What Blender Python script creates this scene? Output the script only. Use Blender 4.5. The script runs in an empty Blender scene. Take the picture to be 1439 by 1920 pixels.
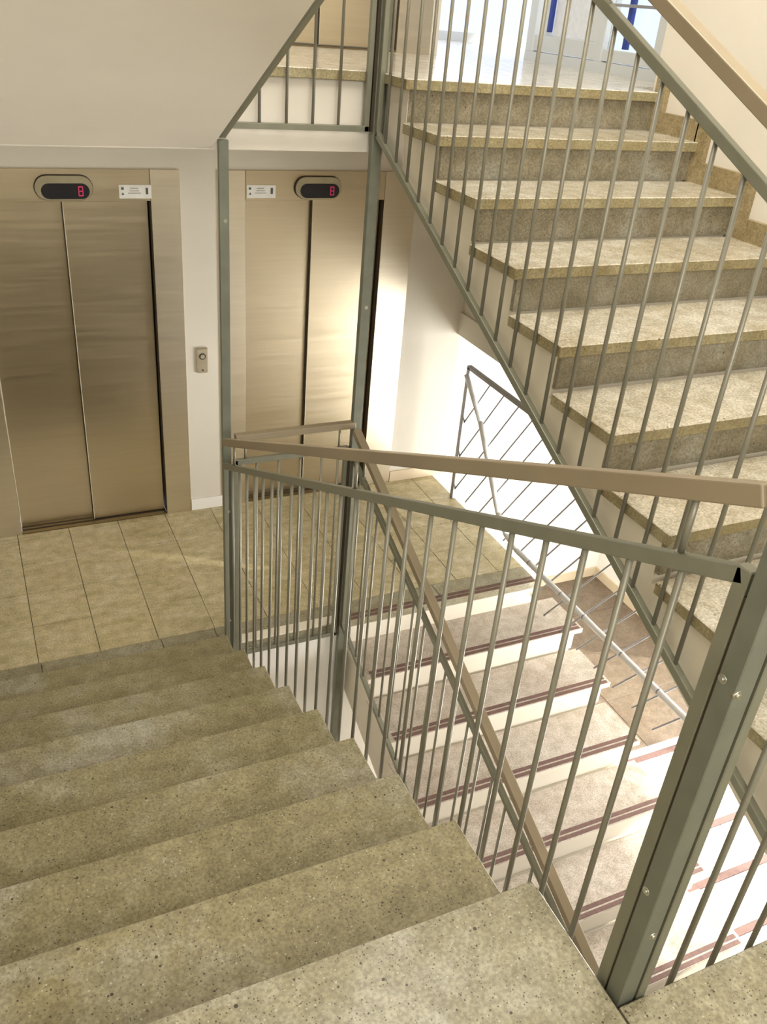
import bpy, bmesh, math, random
from mathutils import Matrix, Vector
random.seed(7)
scene = bpy.context.scene
COL = scene.collection

# ------------------------------------------------------------------ camera
cam_d = bpy.data.cameras.new('camera'); cam = bpy.data.objects.new('camera', cam_d); COL.objects.link(cam)
RX = Vector((0.90889394, -0.40926057, 0.08010986))
RY = Vector((-0.14500364, -0.49025476, -0.8594325))
RZ = Vector((0.39100608, 0.76951677, -0.50493385))
cam.matrix_world = Matrix(((RX[0], -RY[0], -RZ[0], -0.96927),
                           (RX[1], -RY[1], -RZ[1], -3.48165),
                           (RX[2], -RY[2], -RZ[2], 3.16012), (0, 0, 0, 1)))
cam_d.sensor_fit = 'HORIZONTAL'; cam_d.sensor_width = 36.0
cam_d.lens = 36.0 * 1634.74 / 1439.0
cam_d.clip_start = 0.02; cam_d.clip_end = 200
scene.camera = cam

# ------------------------------------------------------------------ world, sun, window and added lights
w = bpy.data.worlds.new('world'); scene.world = w; w.use_nodes = True
bg = w.node_tree.nodes['Background']
bg.inputs[0].default_value = (0.77, 0.83, 1.0, 1); bg.inputs[1].default_value = 1.5

def add_sun(d, energy, angle, color):
    l = bpy.data.lights.new('sun', 'SUN'); l.energy = energy; l.angle = angle; l.color = color
    o = bpy.data.objects.new('sun', l); COL.objects.link(o); o.location = (6, -4, 7)
    o.rotation_euler = Vector(d).to_track_quat('-Z', 'Y').to_euler()
add_sun((-0.72, 0.40, -0.56), 9.0, math.radians(1.5), (1.0, 0.93, 0.82))

def area(name, loc, d, sx, sy, energy, color):
    l = bpy.data.lights.new(name, 'AREA'); l.shape = 'RECTANGLE'; l.size = sx; l.size_y = sy
    l.energy = energy; l.color = color
    o = bpy.data.objects.new(name, l); COL.objects.link(o); o.location = loc
    o.rotation_euler = Vector(d).to_track_quat('-Z', 'Z').to_euler()
    return o
area('added_window_light', (-0.1, -4.82, 3.75), (0.05, 1, -0.30), 1.9, 1.5, 90, (1.0, 0.95, 0.86))  # unseen window light, added behind the camera to brighten the stairs
area('added_ceiling_light', (0.6, -1.0, 5.58), (0, 0.05, -1), 1.8, 2.6, 125, (1.0, 0.94, 0.84))  # unseen light added overhead to brighten the stairwell
area('hall_facade_light', (4.02, -1.2, -0.10), (-1, 0.28, -0.05), 3.4, 2.0, 340, (1.0, 0.97, 0.93))
area('upper_corridor_light', (2.6, 3.9, 4.2), (-0.35, -1, -0.35), 1.5, 1.8, 34, (0.74, 0.80, 1.0))
scene.view_settings.view_transform = 'Standard'; scene.view_settings.look = 'None'
scene.view_settings.exposure = 0.0; scene.view_settings.gamma = 1.0
scene.view_settings.use_curve_mapping = False

# ------------------------------------------------------------------ constants of the stairwell
H = 2.9 / 18            # one riser
YL, DL = 0.4751, 0.3301  # left flight: nosing k at YL-k*DL
YR, DR = -0.0331, 0.32146  # right flight: nosing k at YR-(18-k)*DR
XR0, XR1 = 0.709, 1.985
HALL = -9 * H
YE = 1.748              # lift wall face
# ------------------------------------------------------------------ materials
def mat(name):
    m = bpy.data.materials.new(name); m.use_nodes = True
    n = m.node_tree; return m, n, n.nodes['Principled BSDF'], n.nodes.new, n.links.new
def ramp(n, stops):
    r = n.nodes.new('ShaderNodeValToRGB')
    e = r.color_ramp.elements
    while len(e) < len(stops): e.new(0.5)
    for i, (p, c) in enumerate(stops):
        e[i].position = p; e[i].color = (*c, 1)
    return r
def objco(n): return n.nodes.new('ShaderNodeNewGeometry').outputs['Position']

def paint(name, c, rough=0.75, var=0.04, scale=2.0, bump=0.03):
    m, n, b, N, L = mat(name)
    p = objco(n); t = N('ShaderNodeTexNoise'); t.inputs['Scale'].default_value = scale; t.inputs['Detail'].default_value = 5
    L(p, t.inputs['Vector'])
    r = ramp(n, [(0.3, tuple(x * (1 - var) for x in c)), (0.7, tuple(min(1, x * (1 + var)) for x in c))])
    L(t.outputs['Fac'], r.inputs['Fac']); L(r.outputs['Color'], b.inputs['Base Color'])
    b.inputs['Roughness'].default_value = rough
    t2 = N('ShaderNodeTexNoise'); t2.inputs['Scale'].default_value = 180; L(p, t2.inputs['Vector'])
    bp = N('ShaderNodeBump'); bp.inputs['Strength'].default_value = bump; bp.inputs['Distance'].default_value = 0.002
    L(t2.outputs['Fac'], bp.inputs['Height']); L(bp.outputs['Normal'], b.inputs['Normal'])
    return m

def stone(name, a, b_, dark, rough=0.35, speck=0.30, big=2.2, streak=False, warm=None):
    """terrazzo / reconstituted stone: mottled ground with dark and pale chips"""
    m, n, b, N, L = mat(name)
    p = objco(n)
    big_n = N('ShaderNodeTexNoise'); big_n.inputs['Scale'].default_value = big; big_n.inputs['Detail'].default_value = 6
    big_n.inputs['Roughness'].default_value = 0.65
    if streak:
        mp = N('ShaderNodeMapping'); mp.inputs['Scale'].default_value = (1.0, 3.5, 1.0); L(p, mp.inputs['Vector'])
        L(mp.outputs['Vector'], big_n.inputs['Vector'])
    else: L(p, big_n.inputs['Vector'])
    stops = [(0.30, a), (0.68, b_)] if warm is None else [(0.28, a), (0.5, warm), (0.70, b_)]
    r = ramp(n, stops); L(big_n.outputs['Fac'], r.inputs['Fac'])
    # mottling and fine grain
    g = N('ShaderNodeTexNoise'); g.inputs['Scale'].default_value = 130; g.inputs['Detail'].default_value = 5; L(p, g.inputs['Vector'])
    gr = ramp(n, [(0.36, (0.74, 0.73, 0.70)), (0.64, (1.16, 1.16, 1.15))]); L(g.outputs['Fac'], gr.inputs['Fac'])
    g2 = N('ShaderNodeTexNoise'); g2.inputs['Scale'].default_value = 17; g2.inputs['Detail'].default_value = 4; L(p, g2.inputs['Vector'])
    gr2 = ramp(n, [(0.36, (0.84, 0.83, 0.78)), (0.64, (1.08, 1.08, 1.08))]); L(g2.outputs['Fac'], gr2.inputs['Fac'])
    col = r.outputs['Color']
    for q in (gr, gr2):
        mx = N('ShaderNodeMix'); mx.data_type = 'RGBA'; mx.blend_type = 'MULTIPLY'; mx.inputs['Factor'].default_value = 1.0
        L(col, mx.inputs[6]); L(q.outputs['Color'], mx.inputs[7]); col = mx.outputs[2]
    # chips: (scale, radius in cells, share of cells, colour, strength)
    for sc, th, share_, c, f in ((150, 0.30, speck * 1.1, dark, 0.75), (85, 0.24, speck * 0.8, dark, 0.85), (38, 0.17, speck * 0.45, dark, 0.9), (110, 0.28, speck * 0.5, tuple(min(1, x * 1.6) for x in b_), 0.5)):
        v = N('ShaderNodeTexVoronoi'); v.inputs['Scale'].default_value = sc; v.inputs['Randomness'].default_value = 1.0; L(p, v.inputs['Vector'])
        sep = N('ShaderNodeSeparateColor'); L(v.outputs['Color'], sep.inputs[0])
        sz = N('ShaderNodeMath'); sz.operation = 'MULTIPLY'; sz.inputs[1].default_value = th; L(sep.outputs[1], sz.inputs[0])
        vr = N('ShaderNodeMath'); vr.operation = 'LESS_THAN'; L(v.outputs['Distance'], vr.inputs[0]); L(sz.outputs[0], vr.inputs[1])
        pick = N('ShaderNodeMath'); pick.operation = 'LESS_THAN'; pick.inputs[1].default_value = share_; L(sep.outputs[0], pick.inputs[0])
        mu = N('ShaderNodeMath'); mu.operation = 'MULTIPLY'; L(vr.outputs[0], mu.inputs[0]); L(pick.outputs[0], mu.inputs[1])
        mf = N('ShaderNodeMath'); mf.operation = 'MULTIPLY'; mf.inputs[1].default_value = f; L(mu.outputs[0], mf.inputs[0])
        m2 = N('ShaderNodeMix'); m2.data_type = 'RGBA'; L(mf.outputs[0], m2.inputs['Factor']); L(col, m2.inputs[6])
        m2.inputs[7].default_value = (*c, 1); col = m2.outputs[2]
    L(col, b.inputs['Base Color'])
    rr = N('ShaderNodeMapRange'); rr.inputs['To Min'].default_value = rough * 0.8; rr.inputs['To Max'].default_value = rough * 1.35
    L(g.outputs['Fac'], rr.inputs['Value']); L(rr.outputs[0], b.inputs['Roughness'])
    bp = N('ShaderNodeBump'); bp.inputs['Strength'].default_value = 0.06; bp.inputs['Distance'].default_value = 0.002
    L(g.outputs['Fac'], bp.inputs['Height']); L(bp.outputs['Normal'], b.inputs['Normal'])
    return m

def metal(name, c, rough, metallic=1.0, brush=None, var=0.06):
    m, n, b, N, L = mat(name)
    p = objco(n); t = N('ShaderNodeTexNoise'); t.inputs['Detail'].default_value = 3
    if brush:
        mp = N('ShaderNodeMapping'); mp.inputs['Scale'].default_value = brush; L(p, mp.inputs['Vector']); L(mp.outputs['Vector'], t.inputs['Vector'])
        t.inputs['Scale'].default_value = 1.0
    else:
        t.inputs['Scale'].default_value = 14; L(p, t.inputs['Vector'])
    r = ramp(n, [(0.3, tuple(x * (1 - var) for x in c)), (0.7, tuple(min(1, x * (1 + var)) for x in c))])
    L(t.outputs['Fac'], r.inputs['Fac']); L(r.outputs['Color'], b.inputs['Base Color'])
    b.inputs['Metallic'].default_value = metallic
    rr = N('ShaderNodeMapRange'); rr.inputs['To Min'].default_value = rough * 0.85; rr.inputs['To Max'].default_value = rough * 1.2
    L(t.outputs['Fac'], rr.inputs['Value']); L(rr.outputs[0], b.inputs['Roughness'])
    return m
def plain(name, c, rough=0.5, emit=None, es=1.0, metallic=0.0):
    m, n, b, N, L = mat(name)
    t = N('ShaderNodeTexNoise'); t.inputs['Scale'].default_value = 30
    L(objco(n), t.inputs['Vector'])
    r = ramp(n, [(0.3, tuple(x * 0.95 for x in c)), (0.7, tuple(min(1, x * 1.05) for x in c))])
    L(t.outputs['Fac'], r.inputs['Fac']); L(r.outputs['Color'], b.inputs['Base Color'])
    b.inputs['Roughness'].default_value = rough; b.inputs['Metallic'].default_value = metallic
    if emit:
        b.inputs['Emission Color'].default_value = (*emit, 1); b.inputs['Emission Strength'].default_value = es
    return m
def glass(name):
    m = bpy.data.materials.new(name); m.use_nodes = True; n = m.node_tree
    for x in list(n.nodes): n.nodes.remove(x)
    o = n.nodes.new('ShaderNodeOutputMaterial'); tr = n.nodes.new('ShaderNodeBsdfTransparent'); gl = n.nodes.new('ShaderNodeBsdfGlossy')
    tr.inputs[0].default_value = (0.93, 0.96, 0.97, 1); gl.inputs['Roughness'].default_value = 0.02
    mx = n.nodes.new('ShaderNodeMixShader'); mx.inputs[0].default_value = 0.07
    n.links.new(tr.outputs[0], mx.inputs[1]); n.links.new(gl.outputs[0], mx.inputs[2])
    n.links.new(mx.outputs[0], o.inputs[0]); return m

M = {}
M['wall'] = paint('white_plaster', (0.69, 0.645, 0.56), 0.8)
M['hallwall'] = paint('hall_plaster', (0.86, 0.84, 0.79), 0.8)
M['side'] = paint('painted_concrete', (0.80, 0.74, 0.61), 0.7, 0.05, 6)
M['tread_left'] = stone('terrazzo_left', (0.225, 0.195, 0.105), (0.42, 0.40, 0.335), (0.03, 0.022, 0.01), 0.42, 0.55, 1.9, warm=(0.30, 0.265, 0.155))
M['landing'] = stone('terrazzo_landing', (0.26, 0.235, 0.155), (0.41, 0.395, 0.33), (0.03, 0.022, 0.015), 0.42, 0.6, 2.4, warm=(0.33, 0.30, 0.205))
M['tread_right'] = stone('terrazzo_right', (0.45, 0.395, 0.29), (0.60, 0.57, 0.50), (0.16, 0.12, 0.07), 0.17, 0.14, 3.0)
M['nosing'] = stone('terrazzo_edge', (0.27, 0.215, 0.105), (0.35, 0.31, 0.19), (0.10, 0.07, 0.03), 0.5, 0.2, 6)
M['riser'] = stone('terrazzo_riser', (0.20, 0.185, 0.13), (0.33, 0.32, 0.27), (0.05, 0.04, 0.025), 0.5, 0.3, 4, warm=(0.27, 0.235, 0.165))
M['skirt'] = stone('terrazzo_skirting', (0.27, 0.205, 0.10), (0.36, 0.29, 0.17), (0.12, 0.08, 0.04), 0.5, 0.15, 5)
M['tile'] = stone('floor_tile', (0.42, 0.355, 0.19), (0.65, 0.59, 0.43), (0.18, 0.12, 0.06), 0.30, 0.14, 3.2, streak=True, warm=(0.54, 0.47, 0.29))
M['grout'] = paint('grout', (0.16, 0.13, 0.08), 0.9)
M['grout_light'] = paint('pale_grout', (0.55, 0.47, 0.36), 0.9)
M['lowtread'] = stone('lower_step_stone', (0.41, 0.345, 0.29), (0.54, 0.49, 0.44), (0.2, 0.14, 0.1), 0.30, 0.12, 3.0)
M['lowriser'] = paint('lower_riser_cream', (0.80, 0.74, 0.62), 0.7)
M['strip'] = paint('anti_slip_strip', (0.15, 0.085, 0.07), 0.8, 0.15, 40)
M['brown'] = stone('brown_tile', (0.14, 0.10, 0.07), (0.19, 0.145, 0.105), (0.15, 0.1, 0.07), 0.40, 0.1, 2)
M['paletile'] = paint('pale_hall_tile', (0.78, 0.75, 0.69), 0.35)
M['base'] = paint('cream_skirting', (0.66, 0.55, 0.39), 0.5)
M['upfloor'] = stone('upper_floor_stone', (0.58, 0.54, 0.47), (0.70, 0.67, 0.62), (0.3, 0.25, 0.2), 0.16, 0.12, 3)
M['paintsteel'] = metal('grey_painted_steel', (0.22, 0.22, 0.165), 0.40, 0.35)
M['rod'] = metal('baluster_steel', (0.235, 0.225, 0.175), 0.38, 0.35)
M['post'] = metal('post_steel', (0.17, 0.18, 0.14), 0.42, 0.3, None, 0.1)
M['handrail'] = metal('handrail_finish', (0.29, 0.235, 0.155), 0.42, 0.15, (3, 3, 3), 0.1)
M['steel'] = metal('brushed_steel', (0.60, 0.52, 0.375), 0.30, 1.0, (2.5, 2.5, 60), 0.03)
M['sill'] = metal('sill_metal', (0.22, 0.17, 0.09), 0.5)
M['jamb'] = metal('brushed_steel_frame', (0.70, 0.63, 0.50), 0.33, 1.0, (2.5, 2.5, 60), 0.03)
M['seam'] = plain('seam_dark', (0.045, 0.03, 0.015), 0.6)  # dark parts, also the shade painted on lift edges and post joints
M['gasket'] = plain('pale_gasket', (0.62, 0.56, 0.42), 0.5)
M['black'] = plain('display_black', (0.02, 0.02, 0.025), 0.15)
M['bezel'] = metal('display_bezel', (0.42, 0.38, 0.27), 0.35, 1.0)
M['red'] = plain('red_digit', (0.4, 0.03, 0.08), 0.4, (0.9, 0.05, 0.2), 0.25)
M['white'] = plain('white_label', (0.80, 0.80, 0.76), 0.5)
M['ink'] = plain('label_ink', (0.10, 0.10, 0.08), 0.6)
M['inkgrey'] = plain('label_print_grey', (0.38, 0.38, 0.34), 0.6)
M['blueframe'] = paint('window_frame_white', (0.68, 0.72, 0.74), 0.4)
M['blue'] = plain('blue_seal', (0.02, 0.05, 0.30), 0.4)
M['tube'] = metal('pale_steel_tube', (0.86, 0.87, 0.90), 0.3, 0.15)
M['latt'] = metal('lattice_steel', (0.36, 0.36, 0.38), 0.35, 0.4)
M['glass'] = glass('clear_glass')
M['panel'] = plain('frosted_panel', (0.82, 0.86, 0.92), 0.5)
M['ground'] = paint('outside_paving', (0.55, 0.55, 0.52), 0.9)
M['bolt'] = metal('bolt_steel', (0.55, 0.55, 0.48), 0.3, 1.0)
M['added_glow'] = plain('added_lamp_glow', (0.9, 0.9, 0.85), 0.4, (1.0, 0.94, 0.84), 3.0)  # glow of the added, unseen lamp

# ------------------------------------------------------------------ helpers
def bx(bm, a, b, bevel=0.0):
    x0, y0, z0 = (min(a[i], b[i]) for i in range(3)); x1, y1, z1 = (max(a[i], b[i]) for i in range(3))
    v = [bm.verts.new(c) for c in ((x0,y0,z0),(x1,y0,z0),(x1,y1,z0),(x0,y1,z0),(x0,y0,z1),(x1,y0,z1),(x1,y1,z1),(x0,y1,z1))]
    fs = [bm.faces.new([v[i] for i in f]) for f in ((0,3,2,1),(4,5,6,7),(0,1,5,4),(1,2,6,5),(2,3,7,6),(3,0,4,7))]
    if bevel:
        es = list({e for f in fs for e in f.edges})
        bmesh.ops.bevel(bm, geom=es, offset=bevel, segments=1, affect='EDGES', profile=0.5)
    return bm
def box(a, b, bevel=0.0): return bx(bmesh.new(), a, b, bevel)
def bar(bm, p0, p1, w, h, up=(0, 0, 1), bevel=0.0):
    """rectangular bar from p0 to p1, w across, h along 'up'"""
    p0 = Vector(p0); p1 = Vector(p1); d = (p1 - p0).normalized(); u = Vector(up)
    s = d.cross(u).normalized(); u = s.cross(d).normalized()
    vs = []
    for p in (p0, p1):
        for a, b in ((-1, -1), (1, -1), (1, 1), (-1, 1)): vs.append(bm.verts.new(p + s * a * w / 2 + u * b * h / 2))
    fs = [bm.faces.new([vs[i] for i in f]) for f in ((3,2,1,0),(4,5,6,7),(0,1,5,4),(1,2,6,5),(2,3,7,6),(3,0,4,7))]
    if bevel:
        es = list({e for f in fs for e in f.edges}); bmesh.ops.bevel(bm, geom=es, offset=bevel, segments=2, affect='EDGES', profile=0.5)
    return bm
def rod(bm, p0, p1, r, n=8):
    p0 = Vector(p0); p1 = Vector(p1); d = (p1 - p0).normalized()
    a = d.orthogonal().normalized(); b = d.cross(a)
    c0 = [bm.verts.new(p0 + (a * math.cos(t) + b * math.sin(t)) * r) for t in [2 * math.pi * i / n for i in range(n)]]
    c1 = [bm.verts.new(p1 + (a * math.cos(t) + b * math.sin(t)) * r) for t in [2 * math.pi * i / n for i in range(n)]]
    for i in range(n):
        f = bm.faces.new((c0[i], c0[(i + 1) % n], c1[(i + 1) % n], c1[i])); f.smooth = True
    bm.faces.new(c0[::-1]); bm.faces.new(c1); return bm
def prism(bm, pts, x0, x1):
    """polygon in YZ extruded along X"""
    a = [bm.verts.new((x0, y, z)) for y, z in pts]; b = [bm.verts.new((x1, y, z)) for y, z in pts]
    n = len(pts); bm.faces.new(a); bm.faces.new(b[::-1])
    for i in range(n): bm.faces.new((a[i], b[i], b[(i + 1) % n], a[(i + 1) % n]))
    bmesh.ops.recalc_face_normals(bm, faces=bm.faces[:]); return bm
def prismz(bm, pts, z0, z1):
    a = [bm.verts.new((x, y, z0)) for x, y in pts]; b = [bm.verts.new((x, y, z1)) for x, y in pts]
    n = len(pts); bm.faces.new(a); bm.faces.new(b[::-1])
    for i in range(n): bm.faces.new((a[i], b[i], b[(i + 1) % n], a[(i + 1) % n]))
    bmesh.ops.recalc_face_normals(bm, faces=bm.faces[:]); return bm
def link(name, me, parent=None, world=None):
    o = bpy.data.objects.new(name, me); COL.objects.link(o)
    if parent is not None:
        o.parent = parent
    return o
def obj(name, bm, m, parent=None, label=None):
    """one mesh object; vertices are given in world space, moved to the parent's frame"""
    off = Vector((0, 0, 0)); p = parent
    while p is not None: off += p.location; p = p.parent
    if parent is not None: bmesh.ops.translate(bm, verts=bm.verts[:], vec=-off)
    me = bpy.data.meshes.new(name); bm.to_mesh(me); bm.free()
    ms = m if isinstance(m, (list, tuple)) else [m]
    for x in ms: me.materials.append(x)
    o = link(name, me, parent)
    if label: o['label'] = label
    return o
def struct(name, bm, m, label=None):
    o = obj(name, bm, m); o['kind'] = 'structure'
    if label: o['label'] = label; o['category'] = label_cat(name)
    return o
def label_cat(n): return n.split('_')[0]
def thing(name, label, cat, loc, group=None):
    o = bpy.data.objects.new(name, None); COL.objects.link(o); o.location = loc; o.empty_display_size = 0.1
    o['label'] = label; o['category'] = cat
    if group: o['group'] = group
    return o
def twin(o, parent, dz, dx=0, dy=0, name=None):
    c = o.copy(); COL.objects.link(c); c.parent = parent
    if parent is None: c.location = o.location + Vector((dx, dy, dz))
    for ch in list(o.children): twin(ch, c, 0)
    return c
def share(src, parent, vec, name=None):
    """copy of a mesh part moved by vec"""
    c = src.copy(); COL.objects.link(c); c.parent = parent; c.location = src.location + Vector(vec); return c

# ------------------------------------------------------------------ large structure
# lift-lobby floor: base slab, tiles, border strip at the stair edge
fl = struct('floor', prismz(bmesh.new(), [(-1.45, 0.10), (0.0, 0.10), (0.0, 0.255), (2.075, 0.255), (2.075, 1.80), (-1.45, 1.80)], -0.30, -0.012), [M['grout'], M['hallwall']],
            'lift lobby floor of beige stone tiles')
for f in fl.data.polygons: f.material_index = 0 if f.normal.z > 0.7 else 1
G = 0.003
xs = [0.005 + 0.315 * k for k in range(-5, 8)]; xs[0] = -1.45; xs = [x for x in xs if x < 2.0] + [2.083]
ys = [0.42, 0.745, 1.07, 1.385, 1.70, 1.765]
for i in range(len(xs) - 1):
    for j in range(len(ys) - 1):
        dz = random.uniform(-0.0012, 0.0004)
        obj('tile', box((xs[i] + G / 2, ys[j] + G / 2, -0.014), (xs[i + 1] - G / 2, ys[j + 1] - G / 2, dz), 0.0012), M['tile'], fl)
bxs = [-1.45, -0.93, -0.30, 0.0, 0.70, 1.4, 2.083]
for i in range(len(bxs) - 1):
    y0 = 0.116 if bxs[i + 1] <= 0.0 else 0.240
    obj('border_slab', box((bxs[i] + G / 2, y0, -0.045), (bxs[i + 1] - G / 2, 0.42 - G / 2, 0), 0.002), M['landing'], fl)
obj('edge_curb', box((0.066, 0.238, 0.0), (0.684, 0.305, 0.012), 0.002), M['side'], fl, 'cream curb along the well edge')
struct('wall_below_floor', box((-1.45, 0.262, HALL), (2.075, 0.42, -0.30)), M['hallwall'], 'white wall under the lift lobby floor edge')
o = struct('wall_under_floor_side', box((1.95, 0.42, HALL), (2.06, 1.88, -0.30)), M['hallwall'], 'side wall under the lobby floor toward the lower hall')

# lift wall with two openings per storey
def lift_wall(name, z0, z1, xr, zo, label):
    bm = bmesh.new(); y0, y1 = YE + 0.004, 2.05
    A = [(-1.07, 0.19), (0.41, 1.705)]
    bx(bm, (-1.45, y0, z0), (A[0][0], y1, z1)); bx(bm, (A[0][1], y0, z0), (A[1][0], y1, z1)); bx(bm, (A[1][1], y0, z0), (xr, y1, z1))
    for a, b in A: bx(bm, (a, y0, zo + 2.24), (b, y1, z1)); bx(bm, (a, y0 + 0.2, z0), (b, y1, zo + 2.24))
    return struct(name, bm, M['wall'], label)
lift_wall('wall_back', 0.0, 2.62, 2.172, 0.0, 'white lobby wall that holds the two lifts')
lift_wall('wall_back_upper', 2.9, 5.7, 1.76, 2.9, 'white wall of the upper landing around the lift')
struct('wall_left', box((-1.60, -5.0, HALL), (-1.45, 2.05, 5.7)), M['wall'], 'left stairwell wall')
struct('wall_right', box((2.0, -5.0, 1.30), (2.15, -0.04, 5.7)), M['wall'], 'white wall along the right flight')
struct('wall_right_lobby', box((2.172, -0.04, 1.14), (2.30, 2.05, 2.62)), M['wall'], 'white wall right of the second lift above the lower hall opening')
bm = bmesh.new()  # wall behind the camera; its unseen stair window is added for light
bx(bm, (-1.45, -5.0, HALL), (2.0, -4.88, 2.9)); bx(bm, (-1.45, -5.0, 4.6), (2.0, -4.88, 5.7))
bx(bm, (-1.45, -5.0, 2.9), (-1.1, -4.88, 4.6)); bx(bm, (0.9, -5.0, 2.9), (2.0, -4.88, 4.6))
struct('wall_front', bm, M['wall'], 'wall behind the half landing with the added stair window')
wf = struct('window_1', box((-1.1, -4.98, 2.9), (0.9, -4.95, 2.96)), M['blueframe'], 'unseen stair window added behind the half landing for light')
bm = bmesh.new(); bx(bm, (-1.1, -4.98, 4.54), (0.9, -4.93, 4.6)); bx(bm, (-1.1, -4.98, 2.9), (-1.04, -4.93, 4.6)); bx(bm, (0.84, -4.98, 2.9), (0.9, -4.93, 4.6)); bx(bm, (-0.13, -4.98, 2.9), (-0.07, -4.93, 4.6))
obj('window_frame', bm, M['blueframe'], wf); obj('pane', box((-1.04, -4.96, 2.96), (0.84, -4.955, 4.54)), M['glass'], wf)
struct('ceiling', box((-1.6, -5.0, 5.7), (7.0, 5.0, 5.85)), M['wall'], 'white ceiling high above the stairwell, extended outside to block the sun')  # outer overhang added to keep sun off the upper landing
# upper landing
UZ = 18 * H
struct('floor_upper', prismz(bmesh.new(), [(-1.45, 0.265), (0.735, 0.265), (0.735, -0.003), (2.0, -0.003), (2.56, -0.003), (2.56, 1.9), (4.2, 1.9), (4.2, 4.3), (1.76, 4.3), (1.76, 1.752), (-1.45, 1.752)], UZ - 0.32, UZ - 0.04),
       M['wall'], 'upper landing slab with a white edge')
up = struct('floor_upper_finish', prismz(bmesh.new(), [(0.709, YR + 0.30), (2.0, YR + 0.30), (2.5, YR + 0.30), (2.5, 1.9), (4.2, 1.9), (4.2, 4.3), (1.76, 4.3), (1.76, YE), (-1.45, YE), (-1.45, 0.54), (0.709, 0.54)], UZ - 0.04, UZ),
            M['upfloor'], 'pale polished stone finish of the upper landing')
def edge_slab(a, b, parent, face):
    """stone slab whose top is polished and whose visible edges are raw"""
    bm = box(a, b, 0.003)
    for f in bm.faces: f.material_index = 0 if f.normal.z > 0.7 else 1
    bm.normal_update()
    for f in bm.faces: f.material_index = 0 if f.normal.z > 0.7 else 1
    return obj('edge_slab', bm, [face, M['nosing']], parent)
edge_slab((0.709, YR, UZ - 0.04), (2.0, YR + 0.298, UZ), up, M['upfloor'])
edge_slab((-1.45, 0.24, UZ - 0.04), (0.706, 0.538, UZ), up, M['upfloor'])
# corridor past the lift and its glazing
struct('wall_corridor', box((1.76, 2.05, UZ), (1.90, 4.3, 5.7)), M['wall'], 'corridor wall beyond the upper lift')
wc = struct('window_2', box((1.90, 4.24, UZ), (4.2, 4.3, UZ + 0.07)), M['blueframe'], 'bright glazing at the end of the upper corridor')
bm = bmesh.new()
for x in (1.90, 2.95, 4.10): bx(bm, (x, 4.23, UZ + 0.07), (x + 0.07, 4.29, 5.7))
obj('window_frame', bm, M['blueframe'], wc)
for a, b in ((1.97, 2.95), (3.02, 4.10)): obj('pane', box((a, 4.255, UZ + 0.07), (b, 4.265, 5.7)), M['glass'], wc)
# glazed balcony door wall at x = 2.5
dw = struct('door_1', box((2.47, 0.60, UZ), (2.56, 1.90, UZ + 0.055)), M['blueframe'], 'white framed glazed door on the upper landing')
def dpart(n, a, b, m): obj(n, box(a, b, 0.002), m, dw)
dpart('door_frame', (2.47, 1.82, UZ + 0.055), (2.55, 1.90, 5.3), M['blueframe'])
dpart('door_frame', (2.47, 1.10, UZ + 0.055), (2.55, 1.17, 5.3), M['blueframe'])
dpart('door_frame', (2.47, 0.60, UZ + 0.055), (2.55, 0.66, 5.3), M['blueframe'])
dpart('door_leaf', (2.48, 1.17, UZ + 0.06), (2.54, 1.82, UZ + 0.15), M['blueframe'])
dpart('lower_panel', (2.50, 1.24, UZ + 0.15), (2.52, 1.66, UZ + 0.55), M['panel'])
dpart('door_stile', (2.48, 1.17, UZ + 0.15), (2.54, 1.24, 5.2), M['blueframe'])
dpart('door_stile', (2.48, 1.70, UZ + 0.15), (2.54, 1.76, 5.2), M['blueframe'])
dpart('seal', (2.475, 1.665, UZ + 0.17), (2.50, 1.695, 5.2), M['blue'])
dpart('seal', (2.475, 0.90, UZ + 0.13), (2.50, 0.935, 5.2), M['blue'])
dpart('door_leaf', (2.48, 0.66, UZ + 0.06), (2.54, 1.10, UZ + 0.12), M['blueframe'])
dpart('pane', (2.505, 1.24, UZ + 0.55), (2.512, 1.665, 5.2), M['glass'])
dpart('pane', (2.505, 0.66, UZ + 0.12), (2.512, 1.10, 5.2), M['glass'])
dpart('push_bar', (2.455, 0.62, UZ + 0.33), (2.465, 1.08, UZ + 0.345), M['latt'])
struct('wall_door_side', box((2.5, -0.04, UZ), (2.60, 0.60, 5.7)), M['wall'], 'narrow wall between glazed door and stair wall')
struct('wall_stair_end', box((2.0, -0.04, UZ), (2.5, 0.04, 5.7)), M['wall'], 'end of the right stair wall at the upper landing')
struct('wall_door_head', box((2.47, 0.60, 5.3), (2.60, 1.90, 5.7)), M['wall'], 'lintel above the glazed door')

# half landing where the camera stands
ld = struct('floor_half_landing', prismz(bmesh.new(), [(-1.45, -4.9), (2.0, -4.9), (2.0, YR - 8 * DR + 0.03), (0.74, YR - 8 * DR + 0.03), (0.74, -2.84), (0.0, -2.84), (-0.02, -2.84), (-0.02, YL - 9 * DL - 0.03), (-1.45, YL - 9 * DL - 0.03)], 9 * H - 0.22, 9 * H - 0.04),
            M['side'], 'half landing slab of the stairwell')
def slab(a, b, parent, m, edge=None, name='stone_slab', bev=0.003):
    bm = box(a, b, bev); bm.normal_update()
    for f in bm.faces: f.material_index = 0 if f.normal.z > 0.7 else 1
    return obj(name, bm, [m, edge or m], parent)
LZ = 9 * H
slab((-1.45, -3.70, LZ - 0.04), (0.003, YL - 9 * DL, LZ), ld, M['landing'])
slab((-1.45, -4.90, LZ - 0.04), (0.003, -3.703, LZ), ld, M['landing'])
slab((0.008, -3.70, LZ - 0.04), (0.709, -2.811, LZ), ld, M['landing'])
slab((0.008, -4.90, LZ - 0.04), (0.709, -3.703, LZ), ld, M['landing'])
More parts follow.
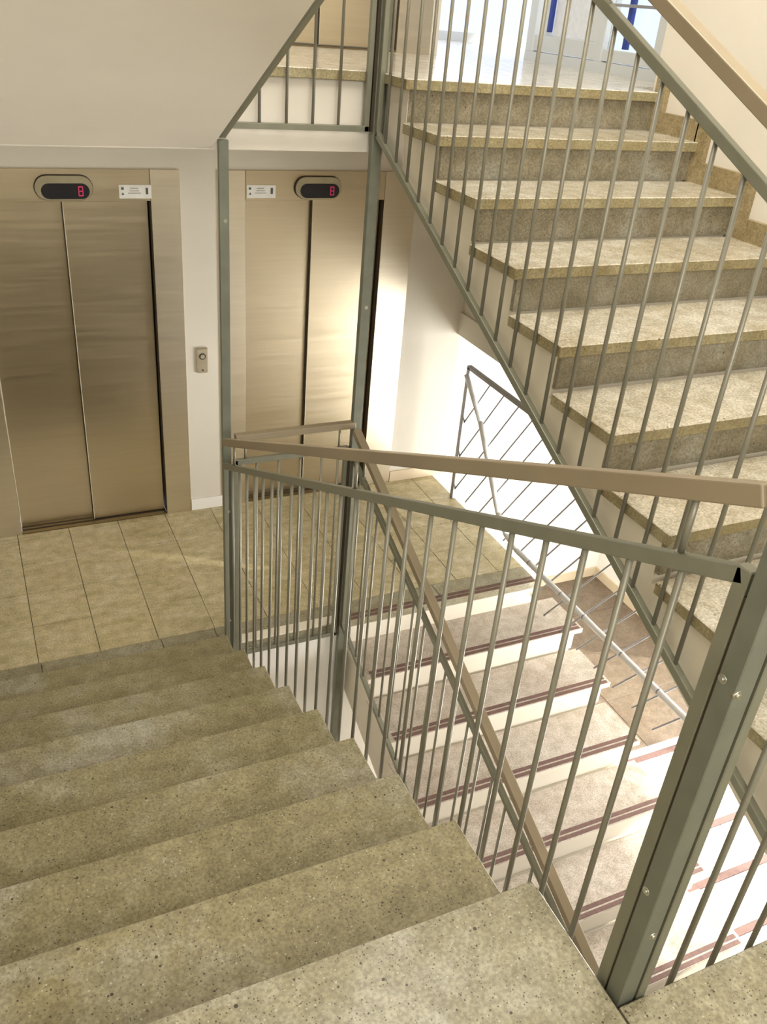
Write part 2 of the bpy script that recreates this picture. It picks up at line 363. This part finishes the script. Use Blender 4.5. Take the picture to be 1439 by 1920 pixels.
slab((0.713, -3.70, LZ - 0.04), (2.0, YR - 8 * DR + 0.02, LZ), ld, M['landing'])
slab((0.713, -4.90, LZ - 0.04), (2.0, -3.703, LZ), ld, M['landing'])

# lower hall
hf = struct('floor_hall', box((-1.45, -5.0, HALL - 0.15), (4.12, 2.0, HALL - 0.012)), M['grout_light'], 'lower hall floor beside the lower flight')
def grid(x0, x1, nx, y0, y1, ny, m, name):
    for i in range(nx):
        for j in range(ny):
            a = x0 + (x1 - x0) * i / nx; b = x0 + (x1 - x0) * (i + 1) / nx; c = y0 + (y1 - y0) * j / ny; d = y0 + (y1 - y0) * (j + 1) / ny
            obj(name, box((a + .002, c + .002, HALL - 0.014), (b - .002, d - .002, HALL + random.uniform(-.001, 0)), 0.001), m, hf)
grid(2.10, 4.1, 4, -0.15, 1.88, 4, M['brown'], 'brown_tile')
prev = -0.15
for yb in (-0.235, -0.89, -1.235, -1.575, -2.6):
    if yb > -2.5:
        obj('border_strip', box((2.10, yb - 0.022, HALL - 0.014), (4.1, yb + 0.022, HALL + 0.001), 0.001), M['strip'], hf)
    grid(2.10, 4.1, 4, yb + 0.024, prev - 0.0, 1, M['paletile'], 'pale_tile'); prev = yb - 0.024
struct('wall_hall_back', box((2.06, 1.88, HALL), (4.25, 2.0, 1.14)), M['hallwall'], 'bright back wall of the lower hall')
bm = bmesh.new()
bx(bm, (4.1, 0.55, HALL), (4.25, 2.0, 1.14)); bx(bm, (4.1, -5.0, HALL), (4.25, -3.2, 1.14)); bx(bm, (4.1, -3.2, 1.0), (4.25, 0.55, 1.14))
struct('wall_hall_right', bm, M['hallwall'], 'lower hall wall with the glazed entrance')
struct('baseboard_hall_back', box((2.06, 1.862, HALL), (4.1, 1.88, HALL + 0.09)), M['base'], 'cream skirting at the back of the lower hall')
struct('baseboard_hall_right', box((4.082, 0.55, HALL), (4.1, 1.862, HALL + 0.09)), M['base'], 'cream skirting on the right of the lower hall')
struct('ceiling_hall', box((2.15, -5.0, 1.14), (4.25, 2.0, 1.30)), M['wall'], 'ceiling over the lower hall')
wh = struct('window_3', box((4.12, -3.2, HALL), (4.2, 0.55, HALL + 0.06)), M['blueframe'], 'glazed entrance front of the lower hall')
bm = bmesh.new()
for y in (-3.2, -1.98, -0.74, 0.49): bx(bm, (4.12, y, HALL + 0.06), (4.2, y + 0.06, 1.0))
obj('window_frame', bm, M['blueframe'], wh)
for y in (-3.14, -1.92, -0.68): obj('pane', box((4.155, y, HALL + 0.06), (4.162, y + 1.17, 1.0)), M['glass'], wh)
struct('wall_hall_front', box((-1.45, -5.0, HALL), (4.1, -4.88, 1.14)), M['hallwall'], 'front wall of the lower hall')
struct('ground', box((4.25, -12, HALL - 0.2), (16, 12, HALL - 0.05)), M['ground'], 'paving outside the entrance')

# skirting in the lobby
struct('baseboard_back', box((0.192, YE - 0.010, 0), (0.408, YE + 0.004, 0.085)), M['hallwall'], 'low white skirting between the two lifts')
struct('baseboard_back_right', box((1.707, YE - 0.010, 0), (2.165, YE + 0.004, 0.085)), M['base'], 'stone skirting right of the second lift')

# ------------------------------------------------------------------ flights of stairs
def flight(t, n0, n1, ny, x0, x1, topm, edgem, riserm, sgn, dpt, over=0.028, th=0.04, side=0.03, xside=None):
    """treads n0..n1; ny(k) = nosing y; sgn=+1 treads run toward +y from the nosing"""
    for k in range(n0, n1 + 1):
        y = ny(k); z = k * H
        slab((x0, y, z - th), (x1, y + sgn * (dpt + 0.005), z), t, topm, edgem, 'tread')
        obj('riser', box((x0 + side, y + sgn * over, z - H + 0.0005), (x1 - (side if xside else 0), y + sgn * (over + 0.02), z - th)), riserm, t)
def waist(t, n0, n1, ny, x0, x1, sgn, dpt, thick, m, yend):
    pts = []
    for k in range(n0, n1 + 1):
        y = ny(k) + sgn * 0.05
        pts.append((y, (k - 1) * H - 0.042)); pts.append((y, k * H - 0.042))
    ylast = yend; pts.append((ylast, n1 * H - 0.042))
    slope = H / dpt * sgn
    zb = lambda y: n1 * H + slope * (y - ny(n1)) - thick
    pts.append((ylast, zb(ylast))); y0 = ny(n0) + sgn * 0.05
    pts.append((y0, min(zb(y0), (n0 - 1) * H - 0.05)))
    obj('waist', prism(bmesh.new(), pts, x0, x1), m, t)

nyL = lambda k: YL - k * DL
sl = thing('staircase', 'descending left flight of worn speckled stone steps leading down to the lift lobby', 'staircase', (-0.7, 0.15, 0))
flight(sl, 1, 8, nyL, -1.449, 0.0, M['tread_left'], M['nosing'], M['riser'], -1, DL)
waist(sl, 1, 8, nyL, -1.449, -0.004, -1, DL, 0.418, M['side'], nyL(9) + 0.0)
s3 = twin(sl, None, 18 * H)
s3['label'] = 'flight overhead at upper left seen as a smooth white sloping underside'
for c in s3.children:   # plastered underside of the upper flight
    pass
obj('soffit', prism(bmesh.new(), [(0.14, UZ - 0.05), (0.264, UZ - 0.05), (0.264, UZ + H + H / DL * (nyL(1) - 0.264) - 0.418), (0.0955, UZ + H + H / DL * (nyL(1) - 0.0955) - 0.418), (0.0955, 2.78)], -1.449, -0.004), M['wall'], s3)
for c in s3.children:
    if c.name.startswith('waist'):
        c.data = c.data.copy(); c.data.materials.clear(); c.data.materials.append(M['wall'])

nyR = lambda k: YR - (18 - k) * DR
sr = thing('staircase', 'ascending right flight of thick stone steps with grey risers up to the bright landing', 'staircase', (1.35, -2.6, 9 * H))
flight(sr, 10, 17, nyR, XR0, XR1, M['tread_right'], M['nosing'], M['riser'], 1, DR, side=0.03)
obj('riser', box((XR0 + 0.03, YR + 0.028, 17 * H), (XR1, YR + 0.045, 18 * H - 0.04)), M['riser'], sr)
waist(sr, 10, 17, nyR, XR0 + 0.031, XR1, 1, DR, 0.36, M['side'], YR + 0.04)
for k in range(10, 18):   # stepped stone skirting on the wall
    y = nyR(k); z = k * H
    obj('skirting', prism(bmesh.new(), [(y + 0.02, z), (y + DR + 0.028, z), (y + DR + 0.028, z + H + 0.085 - 0.0), (y + DR - 0.045, z + H + 0.085), (y + DR - 0.045, z + 0.085), (y + 0.02, z + 0.085)], XR1 - 0.012, XR1 + 0.0149), M['skirt'], sr)

nyB = lambda k: 0.235 + 0.345 * (k)      # k = 0, -1, ... -8
sb = thing('staircase', 'lower flight of pale steps with paired brown strips seen down through the well', 'staircase', (1.5, -1.2, HALL))
for k in range(-8, 0):
    y = nyB(k); z = k * H
    slab((0.745, y, z - 0.035), (2.235, y + 0.345 + 0.005, z), sb, M['lowtread'], M['lowriser'], 'tread')
    obj('riser', box((0.775, y + 0.02, z - H + 0.0005), (2.19, y + 0.035, z - 0.035)), M['lowriser'], sb)
    for a in (0.006, 0.040):
        obj('anti_slip_strip', box((0.775, y + a, z), (2.215, y + a + 0.024, z + 0.003), 0.001), M['strip'], sb)
obj('riser', box((0.775, 0.236, -H + 0.0005), (2.06, 0.25, -0.046)), M['lowriser'], sb)
for a in (0.006, 0.040):
    obj('anti_slip_strip', box((0.775, 0.235 + a, 0.0), (2.07, 0.235 + a + 0.024, 0.003), 0.001), M['strip'], sb)
pts = []
for k in range(-8, 0):
    y = nyB(k) + 0.04; pts += [(y, (k - 1) * H - 0.037 if k > -8 else HALL), (y, k * H - 0.037)]
pts += [(0.258, -H - 0.037), (0.258, -H - 0.40), (-2.0, HALL)]
obj('waist', prism(bmesh.new(), pts, 0.775, 2.19), M['lowriser'], sb)

# ------------------------------------------------------------------ posts
def post(label, x0, x1, y0, y1, z0, z1, bolts=(), fill=()):
    t = thing('steel_post', label, 'post', ((x0 + x1) / 2, (y0 + y1) / 2, z0), None)
    obj('tube', box((x0, y0, z0), (x1, y1, z1), 0.002), M['post'], t)
    for a, b in fill: obj('joint_shade', box(a, b), M['seam'], t, 'dark strip for the shadow in the joint')  # shadow in the gap, put in as a dark strip
    for (p, ax) in bolts:
        bm = bmesh.new(); p = Vector(p); d = Vector(ax)
        rod(bm, p - d * 0.004, p + d * 0.001, 0.0085, 14); rod(bm, p, p + d * 0.004, 0.005, 6)
        obj('bolt', bm, M['bolt'], t)
    return t
PN = (0.010, 0.050, -2.806, -2.766)
post('near grey steel corner post rising from the half landing edge at lower right', *PN, 0.95, 3.9,
     [((0.010, -2.776, 2.288), (-1, 0, 0)), ((0.017, -2.806, 2.277), (0, -1, 0)), ((0.010, -2.777, 1.770), (-1, 0, 0)), ((0.035, -2.806, 1.66), (0, -1, 0))],
     [((0.016, -2.7665, 1.22), (0.034, -2.7535, 2.435)), ((0.0495, -2.801, 1.25), (0.0565, -2.770, 2.49))])
post('far grey steel post between the two lifts, at the foot of the left flight', 0.020, 0.062, 0.240, 0.262, -1.0, 2.62,
     [((0.045, 0.240, 0.868), (0, -1, 0)), ((0.045, 0.240, 0.176), (0, -1, 0)), ((0.045, 0.240, 2.3), (0, -1, 0))])
p2 = post('tall grey steel post in front of the right lift, running past the upper landing', 0.685, 0.733, 0.205, 0.239, HALL, 5.6,
     [((0.712, 0.205, 3.03), (0, -1, 0)), ((0.712, 0.205, 0.42), (0, -1, 0)), ((0.712, 0.205, 1.9), (0, -1, 0))],
     [((0.673, 0.209, 2.67), (0.6855, 0.235, 4.06)), ((0.673, 0.209, -0.06), (0.6855, 0.235, 1.16))])
obj('bracket', box((0.733, 0.208, 2.775), (0.752, 0.236, 2.835), 0.001), M['seam'], p2, 'small dark fixing bracket')
post('grey steel post at the foot of the right flight by the well edge', 0.685, 0.725, -2.806, -2.766, 0.95, 3.9)

# ------------------------------------------------------------------ balustrades
RW = 0.022; RH = 0.028
def slope_guard(label, x, y0, y1, zt, zb, zh, ys, pins, ends=(True, True), group=None, hx=0.0, hend=None, hw=0.044, hh=0.036):
    """guard in the plane x; zt, zb, zh give top rail, bottom rail and handrail height for y"""
    t = thing('balustrade', label, 'balustrade', (x, (y0 + y1) / 2, zb((y0 + y1) / 2)), group)
    obj('top_rail', bar(bmesh.new(), (x, y0, zt(y0)), (x, y1, zt(y1)), RW, RH, bevel=0.002), M['paintsteel'], t)
    obj('bottom_rail', bar(bmesh.new(), (x, y0, zb(y0)), (x, y1, zb(y1)), RW, RH, bevel=0.002), M['paintsteel'], t)
    for e, y in zip(ends, (y0, y1)):
        if e: obj('end_bar', box((x - RW / 2, y - 0.014, zb(y) - 0.014), (x + RW / 2, y + 0.014, zt(y) + 0.013), 0.002), M['paintsteel'], t)
    first = None
    for y in ys:
        a = zb(y) + 0.008; b = zt(y) - 0.008
        obj('baluster', rod(bmesh.new(), (x, y, a), (x, y, b), 0.0067, 8), M['rod'], t)
    if zh:
        h0, h1 = hend or (y0, y1)
        obj('handrail', bar(bmesh.new(), (x + hx, h0, zh(h0)), (x + hx, h1, zh(h1)), hw, hh, bevel=0.003), M['handrail'], t)
        for y in pins:
            bm = bmesh.new(); rod(bm, (x, y, zt(y) + 0.012), (x + hx, y, zh(y) - 0.016), 0.006, 8); rod(bm, (x, y, zt(y) + 0.010), (x, y, zt(y) + 0.017), 0.010, 10)
            obj('handrail_pin', bm, M['rod'], t)
    return t
ysL = [-2.628 + 0.1178 * k for k in range(0, 25) if -2.628 + 0.1178 * k < 0.19]
slope_guard('nearest sloping steel balustrade along the open side of the descending left flight', 0.023, -2.746, 0.214,
            lambda y: -0.4457 * y + 1.240, lambda y: -0.4457 * y + 0.051, lambda y: -0.4479 * y + 1.370, ysL, (-2.614, -1.32, 0.05), hend=(-2.738, 0.204), hw=0.03)
ysR = [0.105 - 0.1170 * k for k in range(0, 25)]
slope_guard('tall sloping steel balustrade in front of the ascending right flight', 0.70, -2.742, 0.19,
            lambda y: 0.4672 * y + 3.774, lambda y: 0.4690 * y + 2.577, lambda y: 0.4672 * y + 3.902, ysR, (-2.6, -1.25, 0.06))
slope_guard('sloping steel balustrade of the lower flight down inside the stairwell', 0.70, -2.70, 0.19,
            lambda y: 0.405 * y + 1.02, lambda y: 0.405 * y - 0.055, lambda y: 0.437 * y + 1.180, [0.10 - 0.117 * k for k in range(24)], (-2.6, -1.25, 0.06), hw=0.04)
slope_guard('steel balustrade of the flight overhead, its lower bar edging the white underside', 0.030, -2.742, 0.214,
            lambda y: -0.489 * y + 3.94, lambda y: -0.489 * y + 2.750, lambda y: -0.489 * y + 4.07, ysL, (-2.6, -1.25, 0.06))

def level_guard(label, y, x0, x1, zt, zb, zh, xs_, bm_h=0.024, hz=True):
    t = thing('balustrade', label, 'balustrade', ((x0 + x1) / 2, y, zb))
    obj('top_rail', bar(bmesh.new(), (x0, y, zt), (x1, y, zt), RW, RH, bevel=0.002), M['paintsteel'], t)
    obj('bottom_rail', bar(bmesh.new(), (x0, y, zb), (x1, y, zb), RW, bm_h, bevel=0.002), M['paintsteel'], t)
    for x in (x0 + 0.011, x1 - 0.011):
        obj('end_bar', box((x - 0.011, y - 0.011, zb - 0.012), (x + 0.011, y + 0.011, zt + 0.013), 0.002), M['paintsteel'], t)
    for x in xs_: obj('baluster', rod(bmesh.new(), (x, y, zb + 0.008), (x, y, zt - 0.008), 0.0067, 8), M['rod'], t)
    if hz:
        obj('handrail', bar(bmesh.new(), (x0 + 0.01, y, zh), (x1 + 0.03, y, zh), 0.04, 0.034, bevel=0.003), M['handrail'], t)
        for x in (x0 + 0.06, x1 - 0.05): obj('handrail_pin', rod(bmesh.new(), (x, y, zt + 0.01), (x, y, zh - 0.014), 0.006, 8), M['rod'], t)
    return t
wx = [0.185 + 0.1147 * k for k in range(4)]
level_guard('short level balustrade between the two far posts at lobby floor height', 0.222, 0.066, 0.672, 1.155, -0.052, 1.288, [0.10] + wx + [0.62])
level_guard('short level balustrade between the two far posts at upper landing height', 0.222, 0.052, 0.668, 4.06, 2.680, 4.19, wx)
level_guard('near level balustrade across the well edge of the half landing at right', -2.797, 0.056, 0.680, 2.488, 1.255, 2.615, [0.160 + 0.113 * k for k in range(5)])

# balustrade of slanted rods beside the lobby, over the lower hall
t = thing('slanted_rod_balustrade', 'pale balustrade of slanted rods and a bent tube against the bright hall wall', 'balustrade', (2.075, 0.0, 0.0))
LX = 2.068
obj('end_post', box((LX - 0.017, 1.362, 0.0), (LX + 0.017, 1.402, 1.035), 0.003), M['latt'], t)
obj('top_rail', bar(bmesh.new(), (LX, 1.40, 1.030), (LX, -2.0, 1.030), 0.034, 0.026, bevel=0.003), M['latt'], t)
obj('end_post', box((LX - 0.017, -2.02, 0.095), (LX + 0.017, -1.98, 1.035), 0.003), M['latt'], t)
path = [(1.372, 0.985), (1.112, 0.744), (0.90, 0.46), (0.733, 0.241), (0.60, 0.145), (0.456, 0.113), (-2.0, 0.113)]
bm = bmesh.new()
for a, b in zip(path, path[1:]): rod(bm, (LX - 0.03, a[0], a[1]), (LX - 0.03, b[0], b[1]), 0.018, 10)
obj('bent_tube', bm, M['tube'], t, 'bright tube that drops from the post and runs on level')
for k in range(18):
    yt = 1.10 - 0.18 * k; zt = 1.02
    zl = 0.06 if yt > -0.40 else -0.16
    yl = yt + (zt - zl) / 1.5
    if yl > 1.365: zl = zt - 1.5 * (1.365 - yt); yl = 1.365
    obj('slanted_rod', rod(bmesh.new(), (LX, yl, zl), (LX, yt, zt), 0.006, 8), M['latt'], t)
for y in (0.30, -0.06, -0.30, -0.66, -0.98, -1.3, -1.66):
    obj('tube_collar', rod(bmesh.new(), (LX - 0.03, y - 0.004, 0.113), (LX - 0.03, y + 0.004, 0.113), 0.0200, 10), M['latt'], t)

# ------------------------------------------------------------------ lifts
def pill(bm, cx_, cz, wd, ht, y0, y1, n=10):
    r = ht / 2; pts = []
    for i in range(n + 1):
        a = -math.pi / 2 + math.pi * i / n; pts.append((cx_ + wd / 2 - r + r * math.cos(a), cz + r * math.sin(a)))
    for i in range(n + 1):
        a = math.pi / 2 + math.pi * i / n; pts.append((cx_ - wd / 2 + r + r * math.cos(a), cz + r * math.sin(a)))
    a = [bm.verts.new((x, y0, z)) for x, z in pts]; b = [bm.verts.new((x, y1, z)) for x, z in pts]
    bm.faces.new(a); bm.faces.new(b[::-1]); m = len(pts)
    for i in range(m): bm.faces.new((a[i], b[i], b[(i + 1) % m], a[(i + 1) % m]))
    bmesh.ops.recalc_face_normals(bm, faces=bm.faces[:]); return bm
def lift(label, xo0, xi0, xi1, xo1, z, lx):
    """lift landing entrance: outer edges xo, inner edges xi"""
    t = thing('lift_entrance', label, 'lift', ((xi0 + xi1) / 2, YE, z))
    yf = YE - 0.006; yb = YE + 0.17
    def P(n, a, b, m, bev=0.0, lab=None): return obj(n, box(a, b, bev), m, t, lab)
    P('jamb', (xo0, yf, z), (xi0, yb, z + 2.24), M['jamb'], 0.0015)
    P('jamb', (xi1, yf, z), (xo1, yb, z + 2.24), M['jamb'], 0.0015)
    P('header', (xi0 + 0.002, yf + 0.001, z + 2.07), (xi1 - 0.002, yb, z + 2.24), M['steel'], 0.0015)
    xm = (xi0 + xi1) / 2 - 0.012
    P('door_panel', (xi0 + 0.002, YE + 0.075, z + 0.012), (xm, YE + 0.10, z + 2.068), M['steel'], 0.001)
    P('door_panel', (xm + 0.001, YE + 0.047, z + 0.012), (xi1 - 0.012, YE + 0.10, z + 2.068), M['steel'], 0.001)
    P('door_edge_shade', (xm - 0.003, YE + 0.049, z + 0.014), (xm, YE + 0.074, z + 2.066), M['seam'], 0, 'door panel edge painted dark for the shade on it')  # dark colour stands for shade on the panel's side
    P('reveal_shade', (xi1 - 0.003, YE + 0.002, z + 0.012), (xi1 - 0.0005, YE + 0.10, z + 2.066), M['seam'], 0, 'jamb return painted dark for shade and dark reflection')  # shade and dark reflection painted onto the jamb return
    P('gasket', (xi0 + 0.002, YE + 0.068, z + 0.012), (xi0 + 0.007, YE + 0.0745, z + 2.066), M['gasket'])
    P('gasket', (xm + 0.001, YE + 0.043, z + 0.012), (xm + 0.005, YE + 0.0465, z + 2.066), M['gasket'])
    P('sill', (xi0 + 0.002, YE - 0.004, z - 0.005), (xi1 - 0.002, YE + 0.10, z + 0.006), M['sill'])
    P('sill_groove', (xi0 + 0.004, YE + 0.030, z + 0.0055), (xi1 - 0.004, YE + 0.046, z + 0.0075), M['seam'])
    cxm = (xi0 + xi1) / 2
    d = obj('floor_display', pill(bmesh.new(), cxm, z + 2.145, 0.300, 0.126, yf - 0.022, yf + 0.002), M['bezel'], t)
    obj('display_shade_rim', pill(bmesh.new(), cxm, z + 2.145, 0.308, 0.134, yf - 0.010, yf + 0.002), M['seam'], d)  # shadow around the raised bezel, painted as a dark outline
    obj('screen', pill(bmesh.new(), cxm + 0.006, z + 2.129, 0.252, 0.082, yf - 0.025, yf - 0.020), M['black'], d)
    bm = bmesh.new(); sx = cxm + 0.085; s0 = z + 2.129   # small seven-segment style figure
    for a, b in (((-.012, .026), (.012, .020)), ((-.012, .003), (.012, -.003)), ((-.012, -.020), (.012, -.026)), ((.008, .024), (.013, -.024)), ((-.013, .024), (-.008, .002)), ((-.013, -.002), (-.008, -.024))):
        bx(bm, (sx + a[0], yf - 0.0265, s0 + a[1]), (sx + b[0], yf - 0.0248, s0 + b[1]))
    obj('red_digit', bm, M['red'], d)
    lb = obj('notice_label', box((lx, yf - 0.002, z + 2.085), (lx + 0.178, yf + 0.0015, z + 2.158)), M['white'], t, 'small white notice strip with faint print')
    bm = bmesh.new(); yy0, yy1 = yf - 0.003, yf - 0.0015
    bx(bm, (lx + 0.146, yy0, z + 2.108), (lx + 0.160, yy1, z + 2.142))
    prism_pts = [(lx + 0.012, z + 2.104), (lx + 0.028, z + 2.104), (lx + 0.020, z + 2.118)]
    a = [bm.verts.new((x, yy0, zz)) for x, zz in prism_pts]; b = [bm.verts.new((x, yy1, zz)) for x, zz in prism_pts]
    bm.faces.new(a); bm.faces.new(b[::-1])
    for i in range(3): bm.faces.new((a[i], b[i], b[(i + 1) % 3], a[(i + 1) % 3]))
    bx(bm, (lx + 0.012, yy0, z + 2.132), (lx + 0.026, yy1, z + 2.146))
    obj('pictogram', bm, M['ink'], lb)
    bm = bmesh.new()
    for i, (u0, u1) in enumerate(((0.062, 0.105), (0.058, 0.110), (0.048, 0.118))): bx(bm, (lx + u0, yy0, z + 2.137 - i * 0.013), (lx + u1, yy1, z + 2.142 - i * 0.013))
    obj('print_line', bm, M['inkgrey'], lb)
    return t
lift('left lift on the lobby floor with closed brushed steel doors and black floor display', -1.07, -0.908, 0.024, 0.19, 0.0, -0.150)
lift('right lift on the lobby floor with brushed steel doors, seen behind the two far posts', 0.41, 0.577, 1.487, 1.705, 0.0, 0.585)
lift('lift on the upper landing, only the foot of its steel doors showing', 0.41, 0.577, 1.487, 1.705, 2.9, 0.585)

t = thing('call_button', 'small brushed lift call button plate on the white pier between the two lifts', 'button', (0.293, YE, 1.09))
bm = box((0.257, YE - 0.016, 1.008), (0.330, YE + 0.004, 1.176), 0.006); obj('plate', bm, M['jamb'], t)
bm = bmesh.new(); rod(bm, (0.293, YE - 0.020, 1.122), (0.293, YE - 0.014, 1.122), 0.021, 18); obj('button_ring', bm, M['seam'], t, 'dark ring')
bm = bmesh.new(); rod(bm, (0.293, YE - 0.023, 1.122), (0.293, YE - 0.016, 1.122), 0.014, 18); obj('button', bm, M['jamb'], t)
obj('keyhole', rod(bmesh.new(), (0.293, YE - 0.018, 1.030), (0.293, YE - 0.014, 1.030), 0.006, 10), M['seam'], t)

# unseen lamp body, added above the frame to go with the ceiling light
t = thing('added_ceiling_lamp', 'unseen flat lamp added under the ceiling to light the stairwell', 'lamp', (0.6, -1.0, 5.7))
obj('housing', box((-0.35, -2.35, 5.63), (1.55, 0.35, 5.70), 0.005), M['blueframe'], t)
obj('diffuser', box((-0.30, -2.30, 5.605), (1.50, 0.30, 5.632), 0.004), M['added_glow'], t)
